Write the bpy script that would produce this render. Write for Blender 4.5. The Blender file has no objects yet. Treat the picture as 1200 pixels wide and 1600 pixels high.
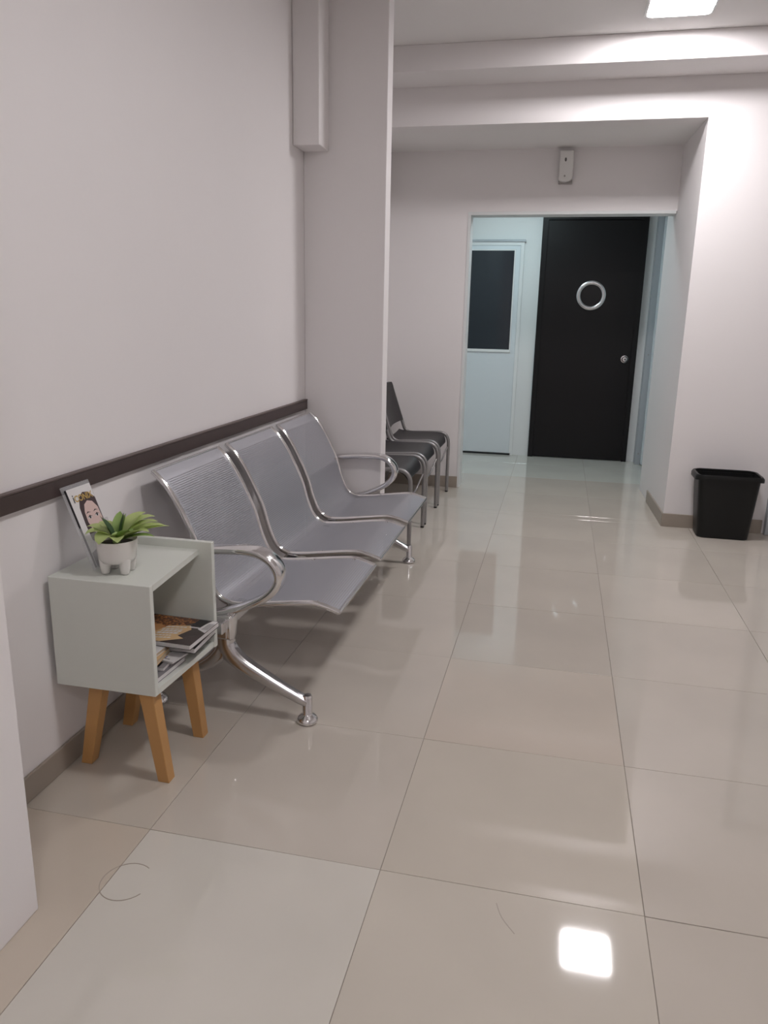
import bpy, bmesh, math, random
from mathutils import Vector, Matrix, Euler

random.seed(7)
S = bpy.context.scene
COL = S.collection

# ------------------------------------------------------------------ camera
F_PX, PITCH, YAW, ROLL, CAM_H = 1197.33, 0.252092, -0.218116, 0.0202564, 1.27672
cam_d = bpy.data.cameras.new('camera')
cam_d.sensor_fit = 'HORIZONTAL'
cam_d.sensor_width = 36.0
cam_d.lens = 36.0 * F_PX / 1200.0
cam_d.clip_start = 0.02
cam = bpy.data.objects.new('camera', cam_d)
COL.objects.link(cam)
fw = Vector((math.sin(YAW) * math.cos(PITCH), math.cos(YAW) * math.cos(PITCH), -math.sin(PITCH)))
rt = Vector((math.cos(YAW), -math.sin(YAW), 0))
up = rt.cross(fw)
r2 = rt * math.cos(ROLL) + up * math.sin(ROLL)
u2 = up * math.cos(ROLL) - rt * math.sin(ROLL)
M = Matrix.Identity(4)
for i in range(3):
    M[i][0], M[i][1], M[i][2] = r2[i], u2[i], -fw[i]
M[2][3] = CAM_H
cam.matrix_world = M
S.camera = cam

# ------------------------------------------------------------------ world, exposure
w = bpy.data.worlds.new('world')
S.world = w
w.use_nodes = True
w.node_tree.nodes['Background'].inputs[0].default_value = (0.9, 0.95, 1.0, 1)
w.node_tree.nodes['Background'].inputs[1].default_value = 0.05
S.view_settings.view_transform = 'Standard'
S.view_settings.look = 'None'
S.view_settings.exposure = 0.10
S.view_settings.gamma = 1.0
S.view_settings.use_curve_mapping = False
PANEL_STRENGTH = 66.0             # recessed ceiling panels over the near half of the waiting room
BEAM_PANEL_STRENGTH = 92.0       # brighter panel in front of the beam
PANEL_COLOR = (1.0, 0.965, 0.98)
BACK_STRENGTH = 35.0              # cooler panel in the room behind the opening
BACK_COLOR = (0.76, 0.955, 1.0)


# ------------------------------------------------------------------ materials
MATS = {}


def mat(name, color, rough=0.5, metal=0.0, spec=0.5, noise=0.0, nscale=8.0, bump=0.0, bscale=80.0,
        coat=0.0, emit=None, estr=0.0, trans=0.0, ior=1.5, alpha=1.0, objcol=False):
    m = bpy.data.materials.new(name)
    m.use_nodes = True
    nt = m.node_tree
    b = nt.nodes['Principled BSDF']
    b.inputs['Base Color'].default_value = (*color, 1)
    b.inputs['Roughness'].default_value = rough
    b.inputs['Metallic'].default_value = metal
    b.inputs['Specular IOR Level'].default_value = spec
    b.inputs['IOR'].default_value = ior
    b.inputs['Coat Weight'].default_value = coat
    b.inputs['Coat Roughness'].default_value = 0.05
    b.inputs['Transmission Weight'].default_value = trans
    b.inputs['Alpha'].default_value = alpha
    if emit:
        b.inputs['Emission Color'].default_value = (*emit, 1)
        b.inputs['Emission Strength'].default_value = estr
    tc = nt.nodes.new('ShaderNodeTexCoord')
    if noise:
        n = nt.nodes.new('ShaderNodeTexNoise')
        n.inputs['Scale'].default_value = nscale
        n.inputs['Detail'].default_value = 5
        nt.links.new(tc.outputs['Object'], n.inputs['Vector'])
        mx = nt.nodes.new('ShaderNodeMix')
        mx.data_type = 'RGBA'
        mx.inputs[6].default_value = (*[c * (1 - noise) for c in color], 1)
        mx.inputs[7].default_value = (*[min(1, c * (1 + noise)) for c in color], 1)
        nt.links.new(n.outputs['Fac'], mx.inputs[0])
        out = mx.outputs[2]
        if objcol:
            oi = nt.nodes.new('ShaderNodeObjectInfo')
            mm = nt.nodes.new('ShaderNodeMix')
            mm.data_type = 'RGBA'
            mm.blend_type = 'MULTIPLY'
            mm.inputs[0].default_value = 1
            nt.links.new(out, mm.inputs[6])
            nt.links.new(oi.outputs['Color'], mm.inputs[7])
            out = mm.outputs[2]
        nt.links.new(out, b.inputs['Base Color'])
    if bump:
        n2 = nt.nodes.new('ShaderNodeTexNoise')
        n2.inputs['Scale'].default_value = bscale
        n2.inputs['Detail'].default_value = 4
        nt.links.new(tc.outputs['Object'], n2.inputs['Vector'])
        bp = nt.nodes.new('ShaderNodeBump')
        bp.inputs['Strength'].default_value = bump
        bp.inputs['Distance'].default_value = 0.002
        nt.links.new(n2.outputs['Fac'], bp.inputs['Height'])
        nt.links.new(bp.outputs['Normal'], b.inputs['Normal'])
    MATS[name] = m
    return m


mat('wall_paint', (0.83, 0.80, 0.80), 0.55, noise=0.015, nscale=1.5, bump=0.12, bscale=60, spec=0.35)
mat('ceiling_paint', (0.84, 0.82, 0.815), 0.7, noise=0.015, nscale=1.5, spec=0.3)
mat('back_wall_paint', (0.76, 0.78, 0.78), 0.5, noise=0.01, nscale=1.5, spec=0.35)
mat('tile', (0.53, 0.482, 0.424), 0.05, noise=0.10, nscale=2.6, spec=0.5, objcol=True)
mat('grout', (0.26, 0.225, 0.19), 0.8)
mat('baseboard_tile', (0.33, 0.285, 0.24), 0.3, noise=0.06, nscale=6)
mat('rail_brown', (0.060, 0.040, 0.038), 0.45, noise=0.15, nscale=20)
mat('rail_cap', (0.10, 0.07, 0.065), 0.45)
mat('chrome', (0.74, 0.73, 0.735), 0.13, metal=1.0)
mat('chrome_leg', (0.60, 0.59, 0.60), 0.20, metal=1.0)
mat('chrome_satin', (0.66, 0.65, 0.66), 0.25, metal=1.0)
mat('table_white', (0.67, 0.69, 0.64), 0.45, noise=0.02, nscale=5)
mat('table_edge', (0.72, 0.72, 0.66), 0.5)
mat('leg_wood', (0.53, 0.285, 0.105), 0.45, noise=0.14, nscale=6, bump=0.1)
mat('black_plastic', (0.016, 0.0145, 0.016), 0.40, spec=0.35, bump=0.2, bscale=300)
mat('bin_plastic', (0.007, 0.0075, 0.0075), 0.40, spec=0.3, bump=0.2, bscale=300)
mat('chair_metal', (0.33, 0.32, 0.32), 0.35, metal=0.7)
mat('dark_door', (0.006, 0.005, 0.0058), 0.38, spec=0.28, noise=0.2, nscale=3, bump=0.1, bscale=40)
mat('dark_frame', (0.006, 0.005, 0.0058), 0.4, spec=0.28)
mat('porthole_glass', (0.006, 0.006, 0.007), 0.12, spec=0.3)
mat('dark_pane', (0.022, 0.028, 0.036), 0.12)
mat('white_alu', (0.78, 0.80, 0.80), 0.35)
mat('white_panel', (0.68, 0.73, 0.76), 0.4)
mat('grey_alu', (0.42, 0.45, 0.48), 0.4, metal=0.2)
mat('gap_shade', (0.008, 0.008, 0.010), 0.7)
mat('dispenser_white', (0.74, 0.73, 0.71), 0.3)
mat('dispenser_grey', (0.33, 0.31, 0.30), 0.4)
mat('sensor_dark', (0.10, 0.095, 0.09), 0.3)
mat('pot_ceramic', (0.74, 0.72, 0.69), 0.25, coat=0.3)
mat('soil', (0.022, 0.016, 0.012), 0.9, bump=1.0, bscale=200)
mat('leaf_light', (0.68, 0.78, 0.36), 0.5, noise=0.12, nscale=30)
mat('leaf_mid', (0.44, 0.60, 0.22), 0.5, noise=0.12, nscale=30)
mat('leaf_dark', (0.10, 0.19, 0.08), 0.5, noise=0.12, nscale=30)
mat('paper_white', (0.72, 0.70, 0.70), 0.5)
mat('paper_cream', (0.52, 0.42, 0.30), 0.7, noise=0.1, nscale=40)
mat('print_black', (0.015, 0.014, 0.016), 0.3)
mat('print_dark', (0.060, 0.045, 0.045), 0.25)
mat('print_grey', (0.24, 0.23, 0.24), 0.35)
mat('print_hair', (0.040, 0.018, 0.020), 0.3)
mat('print_skin', (0.66, 0.49, 0.45), 0.35)
mat('print_lips', (0.50, 0.20, 0.22), 0.35)
mat('print_gold', (0.50, 0.33, 0.09), 0.4)
mat('print_orange', (0.50, 0.24, 0.09), 0.35, noise=0.25, nscale=50)
mat('print_sand', (0.62, 0.42, 0.22), 0.35, noise=0.1, nscale=40)
mat('print_blue', (0.14, 0.17, 0.30), 0.35)
mat('stain', (0.36, 0.31, 0.26), 0.3)
mat('rubber', (0.02, 0.02, 0.02), 0.7)
mat('panel_glow', (0.9, 0.9, 0.9), 0.4, emit=PANEL_COLOR, estr=PANEL_STRENGTH)
mat('panel_glow_bright', (0.9, 0.9, 0.9), 0.4, emit=PANEL_COLOR, estr=BEAM_PANEL_STRENGTH)
mat('panel_glow_cool', (0.9, 0.9, 0.9), 0.4, emit=BACK_COLOR, estr=BACK_STRENGTH)
mat('panel_frame', (0.78, 0.78, 0.78), 0.4)
mat('acrylic', (0.85, 0.86, 0.88), 0.06, alpha=0.20, spec=0.8)


def nut_print():
    m = mat('print_nuts', (0.1, 0.05, 0.02), 0.3)
    nt = m.node_tree
    b = nt.nodes['Principled BSDF']
    v = nt.nodes.new('ShaderNodeTexVoronoi')
    v.inputs['Scale'].default_value = 110
    tc = nt.nodes.new('ShaderNodeTexCoord')
    nt.links.new(tc.outputs['Object'], v.inputs['Vector'])
    cr = nt.nodes.new('ShaderNodeValToRGB')
    cr.color_ramp.elements[0].color = (0.55, 0.22, 0.06, 1)
    cr.color_ramp.elements[0].position = 0.1
    cr.color_ramp.elements[1].color = (0.07, 0.022, 0.012, 1)
    cr.color_ramp.elements[1].position = 0.6
    nt.links.new(v.outputs['Distance'], cr.inputs['Fac'])
    nt.links.new(cr.outputs['Color'], b.inputs['Base Color'])


nut_print()


def perforated():
    """silver sheet with a grid of punched holes, laid out in metres on the sheet's UVs"""
    m = bpy.data.materials.new('perforated_steel')
    m.use_nodes = True
    nt = m.node_tree
    b = nt.nodes['Principled BSDF']
    b.inputs['Base Color'].default_value = (0.47, 0.475, 0.515, 1)
    b.inputs['Metallic'].default_value = 0.55
    b.inputs['Roughness'].default_value = 0.36
    uv = nt.nodes.new('ShaderNodeUVMap')
    sep = nt.nodes.new('ShaderNodeSeparateXYZ')
    nt.links.new(uv.outputs['UV'], sep.inputs[0])

    def math_n(op, a, bb=None, c=None):
        n = nt.nodes.new('ShaderNodeMath')
        n.operation = op
        for i, v in enumerate((a, bb, c)):
            if v is None:
                continue
            if isinstance(v, (int, float)):
                n.inputs[i].default_value = v
            else:
                nt.links.new(v, n.inputs[i])
        return n.outputs[0]
    P = 0.0075
    def cell(o):
        f = math_n('FRACT', math_n('DIVIDE', o, P))
        d = math_n('SUBTRACT', f, 0.5)
        return math_n('MULTIPLY', d, d)
    r2_ = math_n('ADD', cell(sep.outputs[0]), cell(sep.outputs[1]))
    hole = math_n('LESS_THAN', r2_, 0.075)
    # plain margin along the sheet's borders (u is 0 .. 0.46, v is 0 .. 0.95)
    inu = math_n('LESS_THAN', math_n('ABSOLUTE', math_n('SUBTRACT', sep.outputs[0], 0.24)), 0.222)
    inv = math_n('LESS_THAN', math_n('ABSOLUTE', math_n('SUBTRACT', sep.outputs[1], 0.475)), 0.43)
    hole = math_n('MULTIPLY', math_n('MULTIPLY', hole, inu), inv)
    tr = nt.nodes.new('ShaderNodeBsdfTransparent')
    ms = nt.nodes.new('ShaderNodeMixShader')
    nt.links.new(hole, ms.inputs[0])
    nt.links.new(b.outputs[0], ms.inputs[1])
    nt.links.new(tr.outputs[0], ms.inputs[2])
    nt.links.new(ms.outputs[0], nt.nodes['Material Output'].inputs['Surface'])
    MATS['perforated'] = m


perforated()


# ------------------------------------------------------------------ helpers
def obj(name, bm, m, parent=None, smooth=False, loc=None):
    me = bpy.data.meshes.new(name)
    bmesh.ops.recalc_face_normals(bm, faces=bm.faces[:])
    bm.to_mesh(me)
    bm.free()
    me.materials.append(MATS[m])
    if smooth:
        for p in me.polygons:
            p.use_smooth = True
        me.set_sharp_from_angle(angle=math.radians(smooth if smooth is not True else 40))
    o = bpy.data.objects.new(name, me)
    COL.objects.link(o)
    if parent is not None:
        o.parent = parent
    if loc is not None:
        o.location = loc
    return o


def thing(name, label, cat, loc=(0, 0, 0), rz=0.0, group=None):
    o = bpy.data.objects.new(name, None)
    COL.objects.link(o)
    o.location = loc
    o.rotation_euler = (0, 0, rz)
    o.empty_display_size = 0.1
    o['label'] = label
    o['category'] = cat
    if group:
        o['group'] = group
    return o


def tag(o, label, cat, group=None):
    o['label'] = label
    o['category'] = cat
    if group:
        o['group'] = group
    return o


def struct(name, bm, m, label, cat, smooth=False):
    o = obj(name, bm, m, None, smooth)
    o['kind'] = 'structure'
    o['label'] = label
    o['category'] = cat
    return o


def dup(root, loc, label):
    r = root.copy()
    COL.objects.link(r)
    r.location = loc
    r['label'] = label
    for ch in list(root.children):
        c = ch.copy()
        COL.objects.link(c)
        c.parent = r
        for g in list(ch.children):
            d = g.copy()
            COL.objects.link(d)
            d.parent = c
    return r


def box(x0, x1, y0, y1, z0, z1, bevel=0.0, seg=2, bm=None):
    own = bm is None
    if own:
        bm = bmesh.new()
    vs = [bm.verts.new(p) for p in ((x0, y0, z0), (x1, y0, z0), (x1, y1, z0), (x0, y1, z0),
                                    (x0, y0, z1), (x1, y0, z1), (x1, y1, z1), (x0, y1, z1))]
    fs = [bm.faces.new([vs[i] for i in q]) for q in
          ((3, 2, 1, 0), (4, 5, 6, 7), (0, 1, 5, 4), (1, 2, 6, 5), (2, 3, 7, 6), (3, 0, 4, 7))]
    if bevel:
        es = list({e for f in fs for e in f.edges})
        bmesh.ops.bevel(bm, geom=es, offset=bevel, segments=seg, affect='EDGES', profile=0.5)
    return bm


def prism(pts, axis, a0, a1, bevel=0.0, seg=2):
    """outline pts (2D) extruded along an axis: 'y' -> pts are (x,z); 'z' -> (x,y); 'x' -> (y,z)"""
    bm = bmesh.new()
    def mk(p, a):
        if axis == 'y':
            return (p[0], a, p[1])
        if axis == 'z':
            return (p[0], p[1], a)
        return (a, p[0], p[1])
    A = [bm.verts.new(mk(p, a0)) for p in pts]
    B = [bm.verts.new(mk(p, a1)) for p in pts]
    n = len(pts)
    fa = bm.faces.new(A)
    fb = bm.faces.new(B[::-1])
    for i in range(n):
        bm.faces.new((A[i], A[(i + 1) % n], B[(i + 1) % n], B[i]))
    if bevel:
        es = list({e for f in (fa, fb) for e in f.edges})
        bmesh.ops.bevel(bm, geom=es, offset=bevel, segments=seg, affect='EDGES', profile=0.5)
    return bm


def catmull(pts, n=6):
    pts = [Vector(p) for p in pts]
    out = []
    for i in range(len(pts) - 1):
        p0 = pts[max(i - 1, 0)]
        p1, p2 = pts[i], pts[i + 1]
        p3 = pts[min(i + 2, len(pts) - 1)]
        for k in range(n):
            t = k / n
            out.append(0.5 * ((2 * p1) + (p2 - p0) * t + (2 * p0 - 5 * p1 + 4 * p2 - p3) * t * t
                              + (3 * p1 - p0 - 3 * p2 + p3) * t ** 3))
    out.append(pts[-1])
    return out


def rounded(pts, r=0.05, n=5):
    """polyline with rounded corners"""
    pts = [Vector(p) for p in pts]
    out = [pts[0]]
    for i in range(1, len(pts) - 1):
        a, b, c = pts[i - 1], pts[i], pts[i + 1]
        rr = min(r, (a - b).length * 0.49, (c - b).length * 0.49)
        p = b + (a - b).normalized() * rr
        q = b + (c - b).normalized() * rr
        for k in range(n + 1):
            t = k / n
            out.append(p * (1 - t) ** 2 + b * 2 * t * (1 - t) + q * t * t)
    out.append(pts[-1])
    return out


def ellipse(a, b, n=12):
    return [(a * math.cos(2 * math.pi * i / n), b * math.sin(2 * math.pi * i / n)) for i in range(n)]


def rrect(a, b, r, n=3):
    out = []
    for cx, cy, s in ((a - r, b - r, 0), (-a + r, b - r, 1), (-a + r, -b + r, 2), (a - r, -b + r, 3)):
        for k in range(n + 1):
            t = (s + k / n) * math.pi / 2
            out.append((cx + r * math.cos(t), cy + r * math.sin(t)))
    return out


def sweep(path, sec, side=(0, 1, 0), scale=None, bm=None):
    """section (u along side, v along normal) swept along path"""
    if bm is None:
        bm = bmesh.new()
    path = [Vector(p) for p in path]
    side = Vector(side).normalized()
    rings = []
    n = len(path)
    for i, p in enumerate(path):
        t = (path[min(i + 1, n - 1)] - path[max(i - 1, 0)]).normalized()
        s = (side - t * side.dot(t)).normalized()
        v = t.cross(s).normalized()
        k = scale(i / (n - 1)) if scale else 1.0
        rings.append([bm.verts.new(p + s * (a * k) + v * (b * k)) for a, b in sec])
    m = len(sec)
    for i in range(n - 1):
        for j in range(m):
            bm.faces.new((rings[i][j], rings[i][(j + 1) % m], rings[i + 1][(j + 1) % m], rings[i + 1][j]))
    bm.faces.new(rings[0])
    bm.faces.new(rings[-1][::-1])
    return bm


def lathe(profile, n=24, center=(0, 0), bm=None, axis='z', at=0.0):
    """profile (r, h); closed at r=0 ends"""
    if bm is None:
        bm = bmesh.new()
    rings = []
    for r, h in profile:
        ring = []
        if r < 1e-6:
            ring = [None]
        for i in range(n if r >= 1e-6 else 1):
            a = 2 * math.pi * i / n
            c, s = r * math.cos(a), r * math.sin(a)
            if axis == 'z':
                p = (center[0] + c, center[1] + s, h)
            else:                                   # axis along y, centre (x, z)
                p = (center[0] + c, h, center[1] + s)
            v = bm.verts.new(p)
            if r < 1e-6:
                ring = [v]
            else:
                ring.append(v)
        rings.append(ring)
    for A, B in zip(rings, rings[1:]):
        for i in range(n):
            a0, a1 = A[i % len(A)], A[(i + 1) % len(A)]
            b0, b1 = B[i % len(B)], B[(i + 1) % len(B)]
            vs = []
            for v in (a0, a1, b1, b0):
                if v not in vs:
                    vs.append(v)
            if len(vs) >= 3:
                bm.faces.new(vs)
    return bm


# ------------------------------------------------------------------ room dimensions (metres)
XL, XR = -1.30, 2.60            # left wall, right wall
YB, YN = -2.20, 5.02            # wall behind the camera, wall with the bin
ZC, ZS = 2.74, 2.39             # ceiling, soffit of the recess
YO, YO2 = 5.75, 5.90            # wall with the opening
YD = 7.35                       # wall with the dark door
OX0, OX1, OZ = -0.705, 0.69, 1.985


def rx(y):                      # right side of the recess, slightly out of square
    return 0.715 - (y - YN) * 0.037


# ------------------------------------------------------------------ setting: floor tiles
TS = 0.6
GX, GY = -0.327266, 1.515589
bm = box(XL - 0.2, XR + 0.2, YB - 0.2, YN + 0.0, -0.1, -0.0025)
box(XL - 0.2, 1.2, YN, YD + 0.2, -0.1, -0.0025, bm=bm)
floor = struct('floor', bm, 'grout', 'polished beige porcelain tile floor with thin dark joints', 'floor')
J = 0.0007
full = None
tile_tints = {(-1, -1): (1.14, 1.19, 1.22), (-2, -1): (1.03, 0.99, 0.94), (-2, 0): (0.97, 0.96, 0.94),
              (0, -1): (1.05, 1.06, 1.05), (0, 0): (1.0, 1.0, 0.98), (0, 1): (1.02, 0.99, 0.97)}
for (rx0, rx1, ry0, ry1) in ((XL, XR, YB, YN), (XL, 0.95, YN, YD)):
    for i in range(-3, 7):
        for j in range(-8, 11):
            x0, x1 = GX + TS * i, GX + TS * (i + 1)
            y0, y1 = GY + TS * j, GY + TS * (j + 1)
            x0, x1, y0, y1 = max(x0, rx0), min(x1, rx1), max(y0, ry0), min(y1, ry1)
            if x1 - x0 < 0.01 or y1 - y0 < 0.01:
                continue
            hx, hy = (x1 - x0) / 2 - J, (y1 - y0) / 2 - J
            whole = abs(x1 - x0 - TS) < 1e-4 and abs(y1 - y0 - TS) < 1e-4
            if whole and full is not None:
                o = bpy.data.objects.new('floor_tile', full)
                COL.objects.link(o)
                o.parent = floor
            else:
                o = obj('floor_tile', box(-hx, hx, -hy, hy, -0.012, 0, 0.0007, 1), 'tile', floor)
                if whole:
                    full = o.data
            o.location = ((x0 + x1) / 2, (y0 + y1) / 2, 0)
            o.rotation_euler = (random.uniform(-1, 1) * 0.0011, random.uniform(-1, 1) * 0.0011, 0)
            t = tile_tints.get((i, j))
            if t is None:
                k = random.uniform(0.97, 1.03)
                t = (k, k, k)
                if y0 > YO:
                    t = (1.08, 1.16, 1.20)  # cool light of the far room painted into its tile colour
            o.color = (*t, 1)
# marks on the tiles
bm = bmesh.new()
path = []
for k in range(27):
    a = math.radians(60 + k * 10.5)
    path.append((-0.887 + 0.058 * math.cos(a), 1.335 + 0.060 * math.sin(a), 0.0))
sweep(path, [(-0.0004, -0.0010), (0.0005, -0.0010), (0.0005, 0.0010), (-0.0004, 0.0010)], side=(0, 0, 1), bm=bm)
obj('ring_stain', bm, 'stain', floor)
bm = bmesh.new()
sweep(catmull([(-0.05, 1.475, 0), (-0.035, 1.435, 0), (-0.005, 1.395, 0)], 4),
      [(-0.0004, -0.0011), (0.0005, -0.0011), (0.0005, 0.0011), (-0.0004, 0.0011)], side=(0, 0, 1), bm=bm)
obj('scuff_mark', bm, 'stain', floor)

# ------------------------------------------------------------------ setting: walls, ceiling
W = 'wall_paint'
struct('wall_left', box(XL - 0.15, XL, YB, YD, 0, ZC), W, 'long pale pinkish white wall behind the bench', 'wall')
struct('wall_foreground', box(XL, -1.026, YB, 1.214, 0, ZC, 0.004, 2), W,
       'thicker pale wall end in the left foreground', 'wall')
struct('wall_partition', box(XL, -0.882, 3.88, 3.985, 0, ZC, 0.004, 2), W,
       'pale wall stub jutting out between the bench and the black chairs', 'wall')
struct('wall_duct', box(XL, -1.170, 3.72, 3.88, 2.038, ZC, 0.006, 2), W,
       'boxed white duct hanging in the corner of the wall stub', 'duct')
# wall with the bin: right part, plus the lintel over the recess
bm = prism([(rx(YN), 0), (XR, 0), (XR, ZC), (XL, ZC), (XL, ZS), (rx(YN), ZS)], 'y', YN, YN + 0.001)
bm.free()
bm = bmesh.new()
box(XL, XR, YN, YN + 0.16, ZS, ZC, bm=bm)
struct('wall_lintel', bm, W, 'lowered wall over the recess with the black chairs', 'wall')
bm = prism([(rx(YN), YN), (XR, YN), (XR, YN + 0.16), (1.1, YN + 0.16), (1.1, 6.12), (rx(6.12), 6.12)], 'z', 0, ZS, 0)
struct('wall_corner', bm, W, 'pale wall corner behind the black bin', 'wall')
struct('wall_opening', box(XL, OX0, YO, YO2, 0, ZS), W, 'pale wall left of the opening', 'wall')
struct('wall_header', box(OX0, 0.75, YO, YO2, OZ, ZS), W, 'pale wall strip above the opening', 'wall')
struct('wall_right', box(XR, XR + 0.15, YB, YN, 0, ZC), W, 'pale wall on the right side', 'wall')
struct('wall_behind', box(XL, XR, YB - 0.15, YB, 0, ZC), W, 'pale wall behind the viewer', 'wall')
struct('wall_far', box(XL, 1.1, YD, YD + 0.15, 0, 2.5), 'back_wall_paint',
       'cool white wall around the two far doors', 'wall')
struct('wall_far_right', box(0.92, 1.1, 6.12, YD, 0, 2.5), 'back_wall_paint', 'side wall of the far room', 'wall')
# ceilings
bm = box(XL, XR, YB, YN, ZC, ZC + 0.1)
struct('ceiling', bm, 'ceiling_paint', 'white waiting room ceiling', 'ceiling')
struct('ceiling_recess', box(XL, 0.75, YN + 0.16, YO, ZS, ZS + 0.1), 'ceiling_paint',
       'low flat ceiling of the recess in front of the opening', 'ceiling')
struct('ceiling_far', box(XL, 1.1, YO2, YD, ZS + 0.03, ZS + 0.13), 'ceiling_paint', 'ceiling of the far room', 'ceiling')
struct('ceiling_beam', box(XL, XR, 4.71, YN, 2.604, ZC, 0.004, 2), W,
       'shallow ceiling beam just beyond the lit square panel', 'beam')
# baseboards
B = 'baseboard_tile'
struct('baseboard_left', box(XL, XL + 0.010, 1.214, 3.88, 0, 0.075, 0.002, 1), B,
       'taupe tile baseboard along the wall behind the bench', 'baseboard')
struct('baseboard_recess', box(XL, XL + 0.010, 3.985, YO, 0, 0.085, 0.002, 1), B,
       'taupe tile baseboard behind the black chairs', 'baseboard')
struct('baseboard_opening', box(XL + 0.01, OX0, YO - 0.010, YO, 0, 0.085, 0.002, 1), B,
       'taupe tile baseboard left of the opening', 'baseboard')
bm = bmesh.new()
prism_pts = [(rx(YN) - 0.010, YN), (rx(YN), YN), (rx(5.70), 5.70), (rx(5.70) - 0.010, 5.70)]
bm = prism(prism_pts, 'z', 0, 0.085)
struct('baseboard_corner', bm, B, 'taupe tile baseboard running into the recess on the right', 'baseboard')
struct('baseboard_right', box(rx(YN) - 0.010, 1.30, YN - 0.010, YN, 0, 0.085, 0.002, 1), B,
       'taupe tile baseboard behind the black bin', 'baseboard')
# dark chair rail on the left wall
tr = struct('trim_1', box(XL, XL + 0.016, 1.214, 3.874, 0.786, 0.832, 0.0025, 2), 'rail_brown',
            'dark brown chair rail strip along the wall above the bench', 'chair rail')
obj('rail_lip', box(XL, XL + 0.019, 1.214, 3.870, 0.832, 0.838, 0.0015, 1), 'rail_cap', tr)

# ------------------------------------------------------------------ far doors
# white door with a dark pane
d1 = struct('door_1', box(-1.22, -0.415, YD - 0.030, YD - 0.006, 0.016, 1.90, 0.003, 1), 'white_panel',
            'white door with a dark upper pane seen through the opening', 'door')
obj('frame', prism([(-0.415, 0), (-0.385, 0), (-0.385, 1.948), (-1.26, 1.948), (-1.26, 0), (-1.225, 0), (-1.225, 1.905),
                    (-0.415, 1.905)], 'y', YD - 0.022, YD, 0.002, 1), 'white_alu', d1)
obj('door_drip_cap', box(-1.28, -0.375, YD - 0.032, YD, 1.930, 1.950, 0.003, 1), 'grey_alu', d1)
obj('pane', box(-1.15, -0.470, YD - 0.034, YD - 0.030, 0.985, 1.855), 'dark_pane', d1)
obj('pane_bead', box(-1.17, -0.462, YD - 0.040, YD - 0.030, 0.960, 0.985, 0.002, 1), 'white_alu', d1)
obj('pane_bead', box(-0.470, -0.458, YD - 0.038, YD - 0.030, 0.960, 1.868, 0.002, 1), 'white_alu', d1)
obj('pane_bead', box(-1.17, -0.470, YD - 0.038, YD - 0.030, 1.855, 1.868, 0.002, 1), 'white_alu', d1)
obj('threshold_shade_strip', box(-1.22, -0.405, YD - 0.034, YD, 0.0, 0.016), 'gap_shade', d1)  # solid black strip painting the shade of the gap under the door
# dark door with a porthole
d2 = struct('door_2', box(-0.200, 0.624, YD - 0.030, YD - 0.006, 0.006, 2.112, 0.003, 1), 'dark_door',
            'almost black door with a round steel porthole and knob', 'door')
obj('frame', prism([(-0.236, 0), (-0.192, 0), (-0.192, 2.117), (0.616, 2.117), (0.616, 0), (0.660, 0),
                    (0.660, 2.166), (-0.236, 2.166)], 'y', YD - 0.045, YD, 0.004, 2), 'dark_frame', d2)
obj('porthole_ring', lathe([(0.094, YD - 0.030), (0.094, YD - 0.044), (0.102, YD - 0.050), (0.118, YD - 0.050),
                            (0.126, YD - 0.044), (0.126, YD - 0.030)], 40, (0.226, 1.477), axis='y'),
    'chrome_satin', d2, True)
obj('porthole_glass', lathe([(0, YD - 0.034), (0.096, YD - 0.034), (0.096, YD - 0.030), (0, YD - 0.030)], 40, (0.226, 1.477),
                            axis='y'), 'porthole_glass', d2)
kn = obj('knob', lathe([(0, YD - 0.090), (0.020, YD - 0.089), (0.027, YD - 0.078), (0.026, YD - 0.062), (0.013, YD - 0.052),
                        (0.012, YD - 0.036), (0.032, YD - 0.034), (0.033, YD - 0.030)], 24, (0.562, 0.931), axis='y'),
         'chrome', d2, True)
obj('keyhole', lathe([(0, YD - 0.0915), (0.006, YD - 0.0915), (0.006, YD - 0.089)], 12, (0.562, 0.931), axis='y'),
    'dark_frame', kn)
# folded door panel beside the dark door
d3 = struct('door_3', box(0.775, 0.885, 7.150, YD, 0.010, 2.115, 0.003, 1), 'white_panel',
            'folded white door panel at the right edge of the opening', 'door')
obj('jamb', box(0.728, 0.775, 7.21, YD, 0, 2.145, 0.002, 1), 'grey_alu', d3)
obj('track', box(0.728, 0.90, 7.145, YD, 2.145, 2.17, 0.003, 1), 'chrome_satin', d3)
obj('screw', lathe([(0, 7.2045), (0.006, 7.205), (0.006, 7.21)], 10, (0.752, 0.98), axis='y'), 'dispenser_grey', d3)
obj('screw', lathe([(0, 7.2045), (0.006, 7.205), (0.006, 7.21)], 10, (0.752, 0.10), axis='y'), 'dispenser_grey', d3)
# thin white trim around the opening
struct('trim_2', prism([(OX0 - 0.004, 0), (OX0 + 0.016, 0), (OX0 + 0.016, OZ - 0.016), (rx(YO) - 0.004, OZ - 0.016),
                        (rx(YO) - 0.004, OZ + 0.004), (OX0 - 0.004, OZ + 0.004)], 'y', YO - 0.004, YO2, 0.001, 1),
       'back_wall_paint', 'thin white edge lining the opening to the far doors', 'trim')
# door at the right end of the bin wall (its aluminium post reaches into the frame)
d4 = struct('door_4', box(1.36, 2.20, YN - 0.025, YN, 0.01, 2.05, 0.003, 1), 'white_panel',
            'pale door to the right of the black bin', 'door')
obj('frame', prism([(1.312, 0), (1.358, 0), (1.358, 2.055), (2.205, 2.055), (2.205, 0), (2.25, 0), (2.25, 2.10), (1.312, 2.10)],
                   'y', YN - 0.045, YN, 0.003, 1), 'grey_alu', d4)

# ------------------------------------------------------------------ ceiling panels


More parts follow.
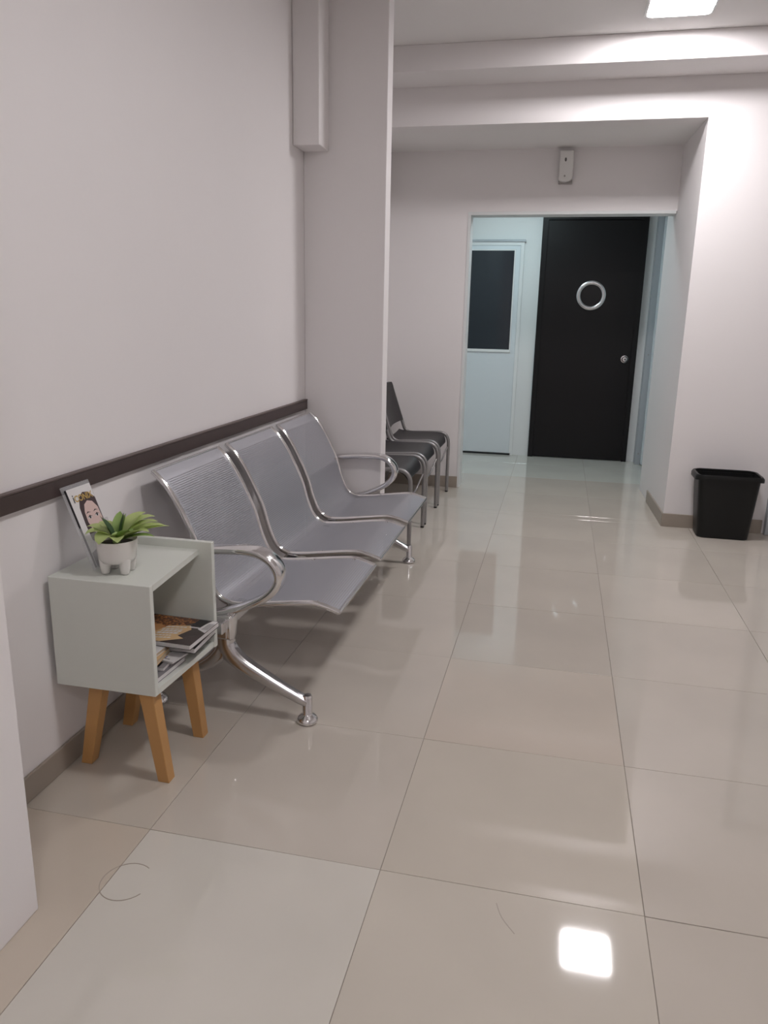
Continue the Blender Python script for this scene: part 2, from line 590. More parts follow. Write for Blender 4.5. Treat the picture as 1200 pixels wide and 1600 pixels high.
def panel(x, y, z, s, label, glow='panel_glow'):
    t = thing('ceiling_light', label, 'ceiling light', (x, y, z))
    h = s / 2
    outer = rrect(h + 0.012, h + 0.012, 0.035, 4)
    inner = rrect(h, h, 0.03, 4)
    bm = bmesh.new()
    A = [bm.verts.new((p[0], p[1], 0)) for p in outer]
    B_ = [bm.verts.new((p[0], p[1], -0.008)) for p in outer]
    C = [bm.verts.new((p[0], p[1], -0.008)) for p in inner]
    D = [bm.verts.new((p[0], p[1], 0)) for p in inner]
    n = len(outer)
    for i in range(n):
        k = (i + 1) % n
        bm.faces.new((A[i], A[k], B_[k], B_[i]))
        bm.faces.new((B_[i], B_[k], C[k], C[i]))
        bm.faces.new((C[i], C[k], D[k], D[i]))
        bm.faces.new((D[i], D[k], A[k], A[i]))
    obj('frame', bm, 'panel_frame', t)
    obj('diffuser', prism(inner, 'z', -0.005, 0), glow, t)
    return t


panel(0.442, 4.335, ZC, 0.30, 'square lit ceiling panel in front of the ceiling beam', 'panel_glow_bright')
panel(0.432, 1.60, ZC, 0.30, 'square lit ceiling panel above the near end of the bench')
panel(0.432, -1.00, ZC, 0.30, 'square lit ceiling panel behind the viewer')
panel(-0.40, 6.45, ZS + 0.03, 0.30, 'cool white ceiling panel in the far room', 'panel_glow_cool')

# ------------------------------------------------------------------ three-seat bench
PROF = [(-1.246, 0.776), (-1.212, 0.745), (-1.182, 0.705), (-1.150, 0.648), (-1.102, 0.545), (-1.072, 0.445), (-1.040, 0.382),
        (-0.995, 0.355), (-0.940, 0.355), (-0.880, 0.362), (-0.745, 0.380), (-0.690, 0.381), (-0.622, 0.361)]
prof = catmull([(p[0], 0, p[1]) for p in PROF], 4)
bench = thing('waiting_bench', 'three-seat perforated silver steel bench with chrome armrests against the wall', 'bench')
SEATS = [(2.18, 2.675), (2.745, 3.235), (3.305, 3.80)]


def seat_sheet(y0, y1):
    bm = bmesh.new()
    uvl = bm.loops.layers.uv.new('UVMap')
    N = 6
    t = 0.0018
    length = [0.0]
    for a, b in zip(prof, prof[1:]):
        length.append(length[-1] + (b - a).length)
    rows = {}
    for s in (0, 1):
        for i, p in enumerate(prof):
            tan = (prof[min(i + 1, len(prof) - 1)] - prof[max(i - 1, 0)]).normalized()
            nrm = Vector((-tan.z, 0, tan.x))
            for k in range(N + 1):
                y = y0 + (y1 - y0) * k / N
                q = p + nrm * (t if s == 0 else -t)
                rows[(s, i, k)] = bm.verts.new((q.x, y, q.z))
    W_ = y1 - y0
    def quad(ids):
        f = bm.faces.new([rows[i] for i in ids])
        for l, (s, i, k) in zip(f.loops, ids):
            l[uvl].uv = (W_ * k / N, length[i])
    n = len(prof)
    for s in (0, 1):
        for i in range(n - 1):
            for k in range(N):
                quad([(s, i, k), (s, i, k + 1), (s, i + 1, k + 1), (s, i + 1, k)])
    for i in range(n - 1):
        for k in (0, N):
            quad([(0, i, k), (0, i + 1, k), (1, i + 1, k), (1, i, k)])
    for k in range(N):
        for i in (0, n - 1):
            quad([(0, i, k), (0, i, k + 1), (1, i, k + 1), (1, i, k)])
    return bm


for y0, y1 in SEATS:
    s = obj('seat', seat_sheet(y0 + 0.008, y1 - 0.008), 'perforated', bench, 60)
    for y in (y0 + 0.006, y1 - 0.006):
        obj('edge_rail', sweep([(p.x, y, p.z) for p in prof], ellipse(0.0085, 0.0095, 10)), 'chrome', s, 60)
    # folded front and top lips
    e = prof[-1]
    obj('front_lip', sweep([(e.x, y0 + 0.004, e.z), (e.x, y1 - 0.004, e.z)], ellipse(0.006, 0.006, 8), side=(1, 0, 0)),
        'chrome_satin', s, 60)
    e = prof[0]
    obj('top_lip', sweep([(e.x, y0 + 0.004, e.z), (e.x, y1 - 0.004, e.z)], ellipse(0.005, 0.005, 8), side=(1, 0, 0)),
        'chrome_satin', s, 60)
    # bolts on the seat rail
    for bx in (-0.70, -0.86):
        z = 0.3835 if bx > -0.75 else 0.368
        for y in (y0 + 0.02, y1 - 0.02):
            obj('bolt', lathe([(0, z + 0.005), (0.004, z + 0.004), (0.006, z), (0.006, z - 0.004)], 10, (bx, y)), 'chrome', s)
obj('support_beam', box(-1.010, -0.965, 2.06, 3.90 - 0.04, 0.296, 0.336, 0.004, 2), 'chrome_satin', bench)
for y0, y1 in SEATS:
    for y in (y0 + 0.05, y1 - 0.05):
        obj('seat_bracket', box(-1.02, -0.86, y - 0.012, y + 0.012, 0.336, 0.352, 0.003, 1), 'chrome_satin', bench)

ARM = [(-1.120, 0.546), (-1.05, 0.553), (-0.96, 0.561), (-0.885, 0.562), (-0.838, 0.550), (-0.806, 0.522), (-0.795, 0.487),
       (-0.806, 0.452), (-0.838, 0.418), (-0.885, 0.390), (-0.95, 0.362), (-1.03, 0.338), (-1.06, 0.334)]
MX = -0.9855


def leg_bars(ya):
    """the casting: two bars that run together in the post and spread to the front and the rear foot"""
    bm = bmesh.new()
    pts = [(0.0, 0.345, 0.031), (0.0, 0.262, 0.031), (0.004, 0.235, 0.032), (0.022, 0.208, 0.030), (0.060, 0.177, 0.026),
           (0.130, 0.139, 0.022), (0.200, 0.104, 0.0185), (0.262, 0.076, 0.016), (0.278, 0.070, 0.014)]
    for sg in (1, -1):
        q = pts if sg == 1 else pts[1:]
        f = 1.0 if sg == 1 else 0.965
        path = catmull([(MX + sg * p[0] * (1.0 if sg == 1 else 0.905), ya, p[1]) for p in q], 4)
        wid = catmull([(p[2] * f, 0, 0) for p in q], 4)
        rings = []
        for i, p in enumerate(path):
            t = (path[min(i + 1, len(path) - 1)] - path[max(i - 1, 0)]).normalized()
            v = Vector((t.z, 0, -t.x))
            h = wid[i].x
            hy = f * (0.025 if i < 8 else 0.025 - 0.008 * (i - 8) / (len(path) - 9))
            rings.append([bm.verts.new(p + Vector((0, a_, 0)) + v * b_) for a_, b_ in rrect(hy, h, min(hy, h) * 0.72, 4)])
        n = len(rings[0])
        for A, B_ in zip(rings, rings[1:]):
            for i in range(n):
                bm.faces.new((A[i], A[(i + 1) % n], B_[(i + 1) % n], B_[i]))
        bm.faces.new(rings[0])
        bm.faces.new(rings[-1][::-1])
    return bm


for ya in (2.122, 3.832):
    path = catmull([(x, ya + (0.0 if x > -1.06 else 0.0), z) for x, z in ARM], 5)
    obj('armrest', sweep(path, rrect(0.029, 0.0125, 0.0105, 3), scale=lambda t: 0.75 + 0.35 * math.sin(math.pi * min(1, t * 1.15)) ** 0.6
                         if t < 0.86 else 0.85), 'chrome', bench, 50)
    # stub that joins arm and seat rail at the back
    sgn = 1 if ya < 3 else -1
    obj('arm_bracket', sweep([(-1.115, ya - 0.01 * sgn, 0.546), (-1.108, ya + 0.07 * sgn, 0.546)], ellipse(0.008, 0.012, 10),
                             side=(0, 0, 1)), 'chrome', bench, 50)
    lf = obj('leg_frame', leg_bars(ya), 'chrome_leg', bench, 50)
    obj('post_sleeve', box(-1.022, -0.949, ya - 0.028, ya + 0.028, 0.262, 0.348, 0.010, 3), 'chrome', lf, 50)
    obj('post_panel', box(-1.004, -0.967, ya - 0.0305, ya - 0.027, 0.270, 0.338, 0.002, 2), 'chrome_satin', lf)
    for fx in (-0.709, -1.236):
        obj('foot', lathe([(0, 0), (0.028, 0.0), (0.034, 0.004), (0.034, 0.012), (0.028, 0.021), (0.017, 0.028), (0.015, 0.031),
                           (0.0165, 0.088), (0.0125, 0.095), (0, 0.097)], 24, (fx, ya)), 'chrome', lf, 50)

# ------------------------------------------------------------------ side table
table = thing('side_table', 'small pale grey-white open cube side table on splayed wooden legs', 'table')
T = 'table_white'
obj('side_panel', box(-1.282, -0.985, 1.680, 1.697, 0.276, 0.588, 0.0015, 1), T, table)
obj('side_panel', box(-1.282, -0.968, 2.012, 2.030, 0.276, 0.612, 0.0015, 1), T, table)
obj('top_board', prism([(-1.282, 1.697), (-0.985, 1.697), (-1.012, 2.012), (-1.282, 2.012)], 'z', 0.570, 0.587), T, table)
obj('bottom_board', prism([(-1.282, 1.697), (-0.985, 1.697), (-0.972, 2.012), (-1.282, 2.012)], 'z', 0.277, 0.294), T, table)
obj('back_panel', box(-1.282, -1.270, 1.697, 2.012, 0.294, 0.570), T, table)


def tleg(top, foot):
    a, b = 0.021, 0.017
    bm = bmesh.new()
    A = [bm.verts.new((top[0] + dx * a, top[1] + dy * a, 0.277)) for dx, dy in ((-1, -1), (1, -1), (1, 1), (-1, 1))]
    B_ = [bm.verts.new((foot[0] + dx * b, foot[1] + dy * b, 0)) for dx, dy in ((-1, -1), (1, -1), (1, 1), (-1, 1))]
    bm.faces.new(A)
    bm.faces.new(B_[::-1])
    for i in range(4):
        bm.faces.new((A[i], A[(i + 1) % 4], B_[(i + 1) % 4], B_[i]))
    bmesh.ops.bevel(bm, geom=bm.edges[:], offset=0.0015, segments=1, affect='EDGES')
    return bm


for top, foot in (((-1.030, 1.722), (-0.992, 1.722)), ((-1.036, 1.962), (-1.004, 1.962)),
                  ((-1.190, 1.745), (-1.252, 1.752)), ((-1.195, 1.965), (-1.252, 1.972))):
    obj('leg', tleg(top, foot), 'leg_wood', table)

# ------------------------------------------------------------------ magazines inside the table


def booklet(name, label, cx, cy, z, lx, ly, th, rot, cover='print_dark', pages='paper_white', prints=(), bend=0.0):
    """a booklet: page block with a cover sheet above and below, plus flat print on the cover"""
    t = thing(name, label, 'magazine', (cx, cy, z), rot, 'magazines inside the side table')
    c = 0.0008
    obj('pages', box(-lx / 2 + 0.002, lx / 2 - 0.002, -ly / 2 + 0.002, ly / 2 - 0.002, c, th - c), pages, t)
    obj('cover', box(-lx / 2, lx / 2, -ly / 2, ly / 2, th - c, th), cover, t)
    obj('cover', box(-lx / 2, lx / 2, -ly / 2, ly / 2, 0, c), cover, t)
    for i, (m, pts) in enumerate(prints):
        obj('cover_print', prism(pts, 'z', th, th + 0.0002 + 0.00008 * min(i, 8)), m, t)
    return t


def strokes(x0, x1, y0, y1, n, m, gap=0.35):
    out = []
    h = (y1 - y0) / n
    for i in range(n):
        xe = x0 + (x1 - x0) * random.uniform(0.6, 1.0)
        out.append((m, [(x0, y0 + h * i), (xe, y0 + h * i), (xe, y0 + h * (i + gap)), (x0, y0 + h * (i + gap))]))
    return out


def bars(x0, x1, y0, y1, n, m):
    out = []
    wd = (x1 - x0) / n
    for i in range(n):
        out.append((m, [(x0 + wd * i, y0), (x0 + wd * (i + random.uniform(0.3, 0.7)), y0),
                        (x0 + wd * (i + 0.6), y1), (x0 + wd * i, y1)]))
    return out


booklet('magazine', 'black and white striped magazine at the bottom of the table shelf', -1.100, 1.800, 0.2945, 0.205, 0.150, 0.014,
        math.radians(-3), 'print_grey', 'paper_white',
        bars(-0.09, 0.10, -0.072, 0.072, 4, 'print_black') + strokes(0.02, 0.095, -0.06, 0.06, 5, 'paper_white'))
booklet('magazine', 'grey leaflet with black bars lying second from the shelf board', -1.112, 1.830, 0.3092, 0.205, 0.150, 0.011,
        math.radians(4), 'print_grey', 'paper_white',
        bars(-0.09, 0.10, -0.07, 0.07, 5, 'print_black') + strokes(0.0, 0.095, -0.07, -0.03, 3, 'paper_white'))
booklet('magazine', 'white printed newsletter whose corner pokes out below the food magazine', -1.082, 1.882, 0.3212, 0.21, 0.150, 0.005,
        math.radians(-10), 'paper_white', 'paper_white',
        strokes(-0.07, 0.09, -0.065, 0.06, 9, 'print_grey', 0.3) + [('print_blue', [(0.02, -0.06), (0.07, -0.06), (0.07, -0.05), (0.02, -0.05)]),
        ('print_black', [(-0.10, -0.07), (-0.02, -0.07), (-0.03, 0.0), (-0.10, 0.0)])])
booklet('magazine', 'thick white-edged magazine directly under the food magazine', -1.066, 1.925, 0.3272, 0.215, 0.150, 0.016,
        math.radians(2), 'print_black', 'paper_white')
booklet('paperback', 'cream-paged paperback wedged beside the magazines at the back of the shelf', -1.100, 1.793, 0.3272, 0.15, 0.10, 0.014,
        math.radians(6), 'print_sand', 'paper_cream')
booklet('paperback', 'second thin cream paperback lying on the other paperback', -1.104, 1.790, 0.3416, 0.14, 0.098, 0.010,
        math.radians(-2), 'paper_white', 'paper_cream')
food = [
    ('print_nuts', [(-0.114, 0.005), (-0.03, 0.0), (0.020, 0.020), (0.050, 0.060), (0.052, 0.088), (-0.114, 0.088)]),
    ('print_orange', [(-0.114, -0.070), (-0.030, -0.045), (0.000, -0.005), (-0.040, 0.025), (-0.114, 0.010)]),
    ('print_sand', [(-0.040, -0.088), (0.018, -0.088), (0.074, -0.052), (0.048, -0.038), (0.066, 0.012), (0.050, 0.038),
                    (-0.012, 0.022), (-0.030, -0.030)]),
    ('print_black', [(0.052, 0.040), (0.092, 0.036), (0.084, 0.088), (0.054, 0.088)]),
    ('paper_white', [(0.082, 0.020), (0.1145, 0.0), (0.1145, 0.087), (0.096, 0.087), (0.088, 0.060)]),
    ('paper_white', [(0.052, 0.024), (0.088, 0.026), (0.088, 0.031), (0.052, 0.031)]),
]
for row in range(6):
    x = -0.020 + 0.004 * (row % 2)
    for k in range(5):
        wd = random.uniform(0.006, 0.013)
        y = -0.070 + 0.0155 * row + 0.18 * (x + 0.02)
        hh = 0.010 if row in (2, 3) else 0.0055
        food.append(('paper_white', [(x, y), (x + wd, y + 0.18 * wd), (x + wd + 0.001, y + 0.18 * wd + hh), (x + 0.002, y + hh)]))
        x += wd + 0.0025
food += [('print_grey', [(0.094 + 0.005 * k, 0.020), (0.0965 + 0.005 * k, 0.020), (0.0985 + 0.005 * k, 0.066), (0.096 + 0.005 * k, 0.066)]) for k in range(4)]
booklet('magazine', 'thick food magazine with orange and brown cover on top of the pile', -1.066, 1.915, 0.3525, 0.232, 0.180, 0.015,
        math.radians(-2), 'print_dark', 'paper_white', food)

# ------------------------------------------------------------------ leaflet in a clear stand on the table
# stand frame: origin at the foot of the back plate, u along +y, v up the leaning plate
LEAN = math.atan2(0.083, 0.223)
stand = thing('leaflet_stand', 'clear acrylic leaflet stand leaning towards the wall behind the plant', 'stand', (-1.192, 1.765, 0.5885))
stand.rotation_euler = (0, 0, 0)


def lean(bm):
    """plate coordinates (n = outward, y, v) -> leaning plate"""
    bmesh.ops.rotate(bm, verts=bm.verts[:], cent=(0, 0, 0), matrix=Matrix.Rotation(-LEAN, 3, 'Y'))
    return bm


obj('back_plate', lean(box(-0.003, 0, -0.010, 0.118, 0, 0.238, 0.0008, 1)), 'acrylic', stand)
obj('front_plate', lean(box(0.012, 0.0145, -0.010, 0.118, 0.004, 0.095, 0.0008, 1)), 'acrylic', stand)
obj('side_plate', lean(box(0, 0.012, -0.010, -0.0075, 0.004, 0.12, 0.0004, 1)), 'acrylic', stand)
obj('side_plate', lean(box(0, 0.012, 0.1155, 0.118, 0.004, 0.12, 0.0004, 1)), 'acrylic', stand)
obj('floor_plate', lean(box(0, 0.0145, -0.010, 0.118, 0.001, 0.004)), 'acrylic', stand)
leaf_t = thing('fashion_magazine', 'small magazine with a dark-haired woman on its white cover', 'magazine', (-1.192, 1.765, 0.5875))
obj('pages', lean(box(0.001, 0.0065, 0.0, 0.107, 0.006, 0.228)), 'paper_white', leaf_t)
obj('spine', lean(box(0.001, 0.0066, -0.0012, 0.0, 0.006, 0.228)), 'print_black', leaf_t)


def cover_print(name, m, pts, lift):
    """pts in cover coordinates: (across 0..0.107, up 0..0.222)"""
    return obj(name, lean(prism([(p[0], p[1] + 0.006) for p in pts], 'x', 0.0065, 0.0066 + lift * 0.00012)), m, leaf_t)


def ell(cx, cy, a, b, rot=0.0, n=16):
    return [(cx + a * math.cos(t) * math.cos(rot) - b * math.sin(t) * math.sin(rot),
             cy + a * math.cos(t) * math.sin(rot) + b * math.sin(t) * math.cos(rot))
            for t in [2 * math.pi * i / n for i in range(n)]]


cover_print('printed_hair', 'print_hair', [(0.026, 0.072), (0.024, 0.120), (0.027, 0.165), (0.040, 0.192), (0.062, 0.204), (0.086, 0.200),
                                            (0.1065, 0.180), (0.1065, 0.072), (0.080, 0.060), (0.04, 0.060)], 1)
cover_print('printed_face', 'print_skin', [(0.038, 0.122), (0.040, 0.150), (0.050, 0.170), (0.068, 0.178), (0.088, 0.172), (0.102, 0.152),
                                           (0.104, 0.122), (0.098, 0.096), (0.084, 0.077), (0.072, 0.072), (0.059, 0.077), (0.045, 0.096)], 2)
cover_print('printed_neck', 'print_skin', [(0.056, 0.046), (0.086, 0.046), (0.086, 0.080), (0.056, 0.080)], 2)
cover_print('printed_top', 'print_grey', [(0.002, 0.001), (0.106, 0.001), (0.106, 0.040), (0.088, 0.052), (0.052, 0.052), (0.002, 0.040)], 3)
for ex in (0.054, 0.087):
    cover_print('printed_eyebrow', 'print_hair', [(ex - 0.012, 0.143), (ex - 0.002, 0.149), (ex + 0.012, 0.144), (ex, 0.1455)], 3)
    cover_print('printed_eye', 'paper_white', ell(ex, 0.132, 0.0085, 0.0036), 3)
    cover_print('printed_iris', 'print_black', ell(ex, 0.132, 0.0040, 0.0038), 4)
    cover_print('printed_lash', 'print_hair', [(ex - 0.0115, 0.132), (ex, 0.1385), (ex + 0.0115, 0.132), (ex, 0.1352)], 5)
cover_print('printed_nose', 'print_lips', [(0.064, 0.108), (0.0705, 0.105), (0.077, 0.108), (0.0705, 0.1068)], 3)
cover_print('printed_mouth', 'print_lips', ell(0.0705, 0.091, 0.0125, 0.0052), 3)


def cover_text(txt, m, x, y, size, lift, bold=0.0):
    cu = bpy.data.curves.new('title', 'FONT')
    cu.body = txt
    cu.size = size
    cu.offset = bold
    tmp = bpy.data.objects.new('title', cu)
    COL.objects.link(tmp)
    bpy.context.view_layer.update()
    me = bpy.data.meshes.new_from_object(tmp.evaluated_get(bpy.context.evaluated_depsgraph_get()))
    bpy.data.objects.remove(tmp)
    bm = bmesh.new()
    bm.from_mesh(me)
    bpy.data.meshes.remove(me)
    for v in bm.verts:
        v.co = Vector((0.0066 + lift * 0.00012, x + v.co.x, 0.006 + y + v.co.y))
    return obj('printed_title', lean(bm), m, leaf_t)


cover_text('i', 'print_black', 0.012, 0.182, 0.034, 6, 0.0004)
cover_text('CONIX', 'print_gold', 0.019, 0.183, 0.0245, 6, 0.0006)

# ------------------------------------------------------------------ potted plant
PX, PY, PZ = -1.127, 1.770, 0.5875
plant = thing('potted_plant', 'small green leafy plant in a white footed ceramic pot', 'potted plant', (PX, PY, PZ))
pot = obj('pot', lathe([(0, 0.028), (0.028, 0.028), (0.044, 0.033), (0.0505, 0.045), (0.0525, 0.070), (0.0545, 0.090), (0.055, 0.0925),
                        (0.0535, 0.0935), (0.051, 0.090), (0.048, 0.078), (0, 0.078)], 32), 'pot_ceramic', plant, 50)
for a in (225, 332, 138, 45):
    ca, sa = math.cos(math.radians(a)), math.sin(math.radians(a))
    obj('pot_foot', lathe([(0, 0), (0.009, 0.0), (0.012, 0.003), (0.014, 0.018), (0.017, 0.042), (0.013, 0.060), (0, 0.066)], 14,
                          (0.0335 * ca, 0.0335 * sa)), 'pot_ceramic', pot, 50)
obj('soil', lathe([(0, 0.083), (0.03, 0.0815), (0.0485, 0.079), (0.048, 0.076), (0, 0.076)], 24), 'soil', plant, True)


def leaf(length, width, az, el0, droop, m, z=0.082, r0=0.006):
    """a pointed, folded, arching leaf"""
    bm = bmesh.new()
    N = 8
    pos = Vector((r0, 0, 0))
    ang = el0
    rows = []
    for i in range(N + 1):
        t = i / N
        wd = width * 0.5 * (math.sin(math.pi * min(1, t * 0.92 + 0.06)) ** 0.75) * (1 - 0.1 * t)
        if i == N:
            wd = 0.0004
        fold = 0.28 * wd
        nx = Vector((-math.sin(ang), 0, math.cos(ang)))
        rows.append([bm.verts.new(pos + Vector((0, -wd, 0)) + nx * fold), bm.verts.new(pos + Vector((0, -wd * 0.5, 0)) + nx * fold * 0.35),
                     bm.verts.new(pos), bm.verts.new(pos + Vector((0, wd * 0.5, 0)) + nx * fold * 0.35),
                     bm.verts.new(pos + Vector((0, wd, 0)) + nx * fold)])
        pos = pos + Vector((math.cos(ang), 0, math.sin(ang))) * (length / N)
        ang -= droop / N * (0.4 + 1.2 * t)
    for a, b in zip(rows, rows[1:]):
        for k in range(4):
            bm.faces.new((a[k], a[k + 1], b[k + 1], b[k]))
    ret = bmesh.ops.solidify(bm, geom=bm.faces[:], thickness=0.0008)
    bmesh.ops.rotate(bm, verts=bm.verts[:], cent=(0, 0, 0), matrix=Matrix.Rotation(az, 3, 'Z'))
    bmesh.ops.translate(bm, verts=bm.verts[:], vec=(0, 0, z))
    return obj('leaf', bm, m, plant, 60)


D = math.radians
for L, wd, az, el, dr, m, z in (
        (0.125, 0.052, 14, 46, 60, 'leaf_light', 0.086), (0.120, 0.056, 40, 52, 70, 'leaf_light', 0.086), (0.130, 0.050, 28, 34, 52, 'leaf_light', 0.084),
        (0.115, 0.050, 66, 54, 66, 'leaf_light', 0.086), (0.110, 0.044, -6, 40, 62, 'leaf_light', 0.085),
        (0.085, 0.046, 150, 46, 62, 'leaf_light', 0.088), (0.085, 0.050, 188, 46, 72, 'leaf_light', 0.09),
        (0.072, 0.056, 262, 34, 120, 'leaf_light', 0.097), (0.082, 0.050, 226, 44, 85, 'leaf_light', 0.092),
        (0.078, 0.046, 304, 36, 80, 'leaf_light', 0.088), (0.085, 0.036, 335, 48, 60, 'leaf_mid', 0.088),
        (0.085, 0.032, 108, 62, 36, 'leaf_mid', 0.088), (0.075, 0.028, 60, 74, 14, 'leaf_mid', 0.086),
        (0.074, 0.022, 215, 66, 4, 'leaf_dark', 0.092), (0.072, 0.020, 50, 72, -10, 'leaf_dark', 0.092),
        (0.062, 0.022, 175, 64, 15, 'leaf_dark', 0.092), (0.140, 0.024, 24, 26, 34, 'leaf_light', 0.086), (0.105, 0.034, 6, 22, 40, 'leaf_mid', 0.086)):
    leaf(L, wd, D(az), D(el), D(dr), m, z)
obj('stem', lathe([(0.011, 0.080), (0.009, 0.092), (0.012, 0.105), (0, 0.112)], 10), 'leaf_mid', plant, True)

# ------------------------------------------------------------------ black chairs in the recess
CG = 'black chairs lined up in the recess'
chair = thing('stacking_chair', 'nearest black chair with grey tube frame, half hidden by the wall stub', 'chair', (-1.0, 4.318, 0), 0, CG)
HW = 0.222
tube = rrect(0.0115, 0.0115, 0.008, 3)
for s in (-1, 1):
    y = s * HW
    path = rounded([(0.240, y, 0.004), (0.240, y, 0.448), (-0.085, y, 0.432), (-0.118, y, 0.53), (-0.205, y, 0.79)], 0.085, 6)
    f = obj('side_frame', sweep(path, tube), 'chair_metal', chair, 50)
    obj('foot_cap', box(0.230, 0.250, y - 0.0155, y + 0.0155, 0, 0.010, 0.002, 1), 'rubber', f)
    path = rounded([(-0.02, y - s * 0.02, 0.428), (-0.13, y - s * 0.02, 0.40), (-0.245, y - s * 0.005, 0.004)], 0.09, 6)
    f = obj('rear_leg', sweep(path, tube), 'chair_metal', chair, 50)
    obj('foot_cap', box(-0.256, -0.236, y - s * 0.005 - 0.0155, y - s * 0.005 + 0.0155, 0, 0.010, 0.002, 1), 'rubber', f)
obj('front_brace', sweep(rounded([(0.236, -HW, 0.345), (0.205, -HW + 0.085, 0.250), (0.205, HW - 0.085, 0.250), (0.236, HW, 0.345)], 0.03, 4),
                         ellipse(0.006, 0.006, 8), side=(1, 0, 0)), 'chair_metal', chair, 50)
obj('cross_bar', sweep([(-0.05, -HW, 0.424), (-0.05, HW, 0.424)], ellipse(0.008, 0.008, 8), side=(1, 0, 0)), 'chair_metal', chair, 50)


def chair_seat():
    prof_ = [(-0.130, 0.452), (-0.10, 0.444), (-0.02, 0.440), (0.08, 0.442), (0.15, 0.442), (0.195, 0.430), (0.220, 0.400), (0.226, 0.375)]
    pts = catmull([(a, 0, b) for a, b in prof_], 3)
    bm = bmesh.new()
    N = 8
    top, bot = [], []
    for i, p in enumerate(pts):
        t = i / (len(pts) - 1)
        tan = (pts[min(i + 1, len(pts) - 1)] - pts[max(i - 1, 0)]).normalized()
        nrm = Vector((-tan.z, 0, tan.x))
        hw = 0.205 * (1 - 0.55 * max(0, t - 0.72) ** 1.2 / 0.28 ** 1.2 * 0.35) if t > 0.72 else 0.205
        a, b = [], []
        for k in range(N + 1):
            u = k / N * 2 - 1
            dip = -0.012 * (1 - u * u) * (1 if t < 0.7 else max(0, (1 - t) / 0.3))
            a.append(bm.verts.new((p.x, u * hw, p.z + dip + 0.006)))
            b.append(bm.verts.new((p.x - nrm.x * 0.012, u * hw * 0.99, p.z + dip - 0.010 * nrm.z - 0.004)))
        top.append(a)
        bot.append(b)
    n = len(pts)
    for i in range(n - 1):
        for k in range(N):
            bm.faces.new((top[i][k], top[i][k + 1], top[i + 1][k + 1], top[i + 1][k]))
            bm.faces.new((bot[i][k], bot[i + 1][k], bot[i + 1][k + 1], bot[i][k + 1]))
        for k in (0, N):
            bm.faces.new((top[i][k], top[i + 1][k], bot[i + 1][k], bot[i][k]))
    for i in (0, n - 1):
        for k in range(N):
            bm.faces.new((top[i][k], top[i][k + 1], bot[i][k + 1], bot[i][k]))
    return bm


obj('seat', chair_seat(), 'black_plastic', chair, 60)
bm = bmesh.new()
N, Mz = 8, 6
front, rear = [], []
for j in range(Mz + 1):
    v = j / Mz
    z = 0.525 + 0.275 * v
    xb = -0.118 - 0.087 * (z - 0.53) / 0.26
    hw = 0.222 - 0.012 * (1 if j in (0, Mz) else 0)
    a, b = [], []
    for k in range(N + 1):
        u = k / N * 2 - 1
        c = -0.018 * (1 - u * u)
        a.append(bm.verts.new((xb + 0.012 + c, u * hw, z)))
        b.append(bm.verts.new((xb - 0.010 + c, u * hw, z)))
    front.append(a)
    rear.append(b)
for j in range(Mz):
    for k in range(N):
        bm.faces.new((front[j][k], front[j][k + 1], front[j + 1][k + 1], front[j + 1][k]))
        bm.faces.new((rear[j][k], rear[j + 1][k], rear[j + 1][k + 1], rear[j][k + 1]))
    for k in (0, N):
        bm.faces.new((front[j][k], front[j + 1][k], rear[j + 1][k], rear[j][k]))
for j in (0, Mz):
    for k in range(N):
        bm.faces.new((front[j][k], front[j][k + 1], rear[j][k + 1], rear[j][k]))
obj('backrest', bm, 'black_plastic', chair, 50)
dup(chair, (-1.0, 4.838, 0), 'middle one of the three black chairs in the recess')
dup(chair, (-1.0, 5.358, 0), 'farthest black chair whose backrest shows beside the wall stub')

# ------------------------------------------------------------------ waste bin
bin_t = thing('waste_bin', 'tall black rectangular plastic waste bin against the wall', 'bin', (1.037, 4.895, 0))


def rr(a, b, r, z, n=4):
    return [(p[0], p[1], z) for p in rrect(a, b, r, n)]


loops = [rr(0.138, 0.088, 0.03, 0.0), rr(0.146, 0.094, 0.034, 0.005), rr(0.176, 0.112, 0.042, 0.372), rr(0.176, 0.112, 0.042, 0.374),
         rr(0.171, 0.107, 0.040, 0.374), rr(0.141, 0.090, 0.034, 0.010)]
bm = bmesh.new()
R = [[bm.verts.new(p) for p in l] for l in loops]
n = len(R[0])
for a, b in zip(R, R[1:]):
    for i in range(n):
        bm.faces.new((a[i], a[(i + 1) % n], b[(i + 1) % n], b[i]))
bm.faces.new(R[0][::-1])
bm.faces.new(R[-1])
obj('body', bm, 'bin_plastic', bin_t, 40)
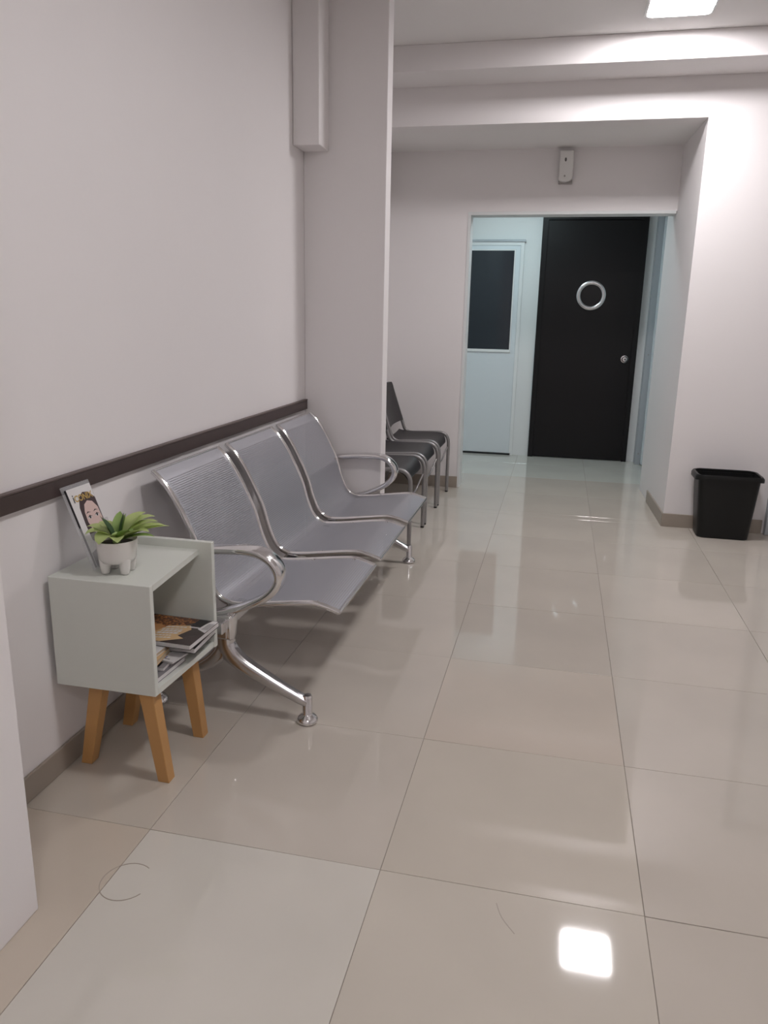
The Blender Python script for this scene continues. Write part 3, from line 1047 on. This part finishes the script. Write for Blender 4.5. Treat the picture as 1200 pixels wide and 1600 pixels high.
# rolled rim, drooping at the two short ends where it forms grips
bm = bmesh.new()
outl = rrect(0.176, 0.112, 0.042, 6)
ring_in, ring_top, ring_out, ring_low, ring_inl = [], [], [], [], []
for (x, y) in outl:
    e = max(0.0, (abs(x) - 0.125) / 0.051)
    grow = 1.0
    ox = x + math.copysign(0.018 * e, x)
    oy = y + math.copysign(0.006, y) * (1 - 0.4 * e)
    drop = 0.016 + 0.012 * e
    ring_in.append(bm.verts.new((x * 0.985, y * 0.975, 0.388)))
    ring_top.append(bm.verts.new((x + (ox - x) * 0.5, y + (oy - y) * 0.5, 0.392 - 0.003 * e)))
    ring_out.append(bm.verts.new((ox, oy, 0.384 - 0.007 * e)))
    ring_low.append(bm.verts.new((ox, oy, 0.384 - drop)))
    ring_inl.append(bm.verts.new((x * 0.985, y * 0.975, 0.370)))
n = len(outl)
for i in range(n):
    k = (i + 1) % n
    for A, B_ in ((ring_in, ring_top), (ring_top, ring_out), (ring_out, ring_low), (ring_low, ring_inl), (ring_inl, ring_in)):
        bm.faces.new((A[i], A[k], B_[k], B_[i]))
obj('rim', bm, 'bin_plastic', bin_t, 50)

# ------------------------------------------------------------------ wall dispenser above the opening
dis = thing('wall_dispenser', 'small white wall dispenser with dark sensor slot above the opening', 'dispenser', (-0.056, YO, 2.16))
obj('back_plate', box(-0.046, 0.046, -0.030, 0, 0.0, 0.200, 0.004, 2), 'dispenser_grey', dis)
pts = [(-0.046, 0.022), (-0.036, 0.014), (-0.02, 0.010), (0.0, 0.009), (0.02, 0.013), (0.036, 0.020), (0.046, 0.030), (0.046, 0.204), (-0.046, 0.204)]
hs = obj('housing', prism(pts, 'y', -0.066, -0.024, 0.006, 3), 'dispenser_white', dis, 40)
obj('sensor_slot', prism([(-0.006 + p[0], 0.146 + p[1]) for p in ellipse(0.007, 0.013, 14)], 'y', -0.0672, -0.066), 'sensor_dark', hs)
obj('indicator', prism([(-0.006 + p[0], 0.044 + p[1]) for p in ellipse(0.006, 0.007, 14)], 'y', -0.0672, -0.066), 'dispenser_grey', hs)
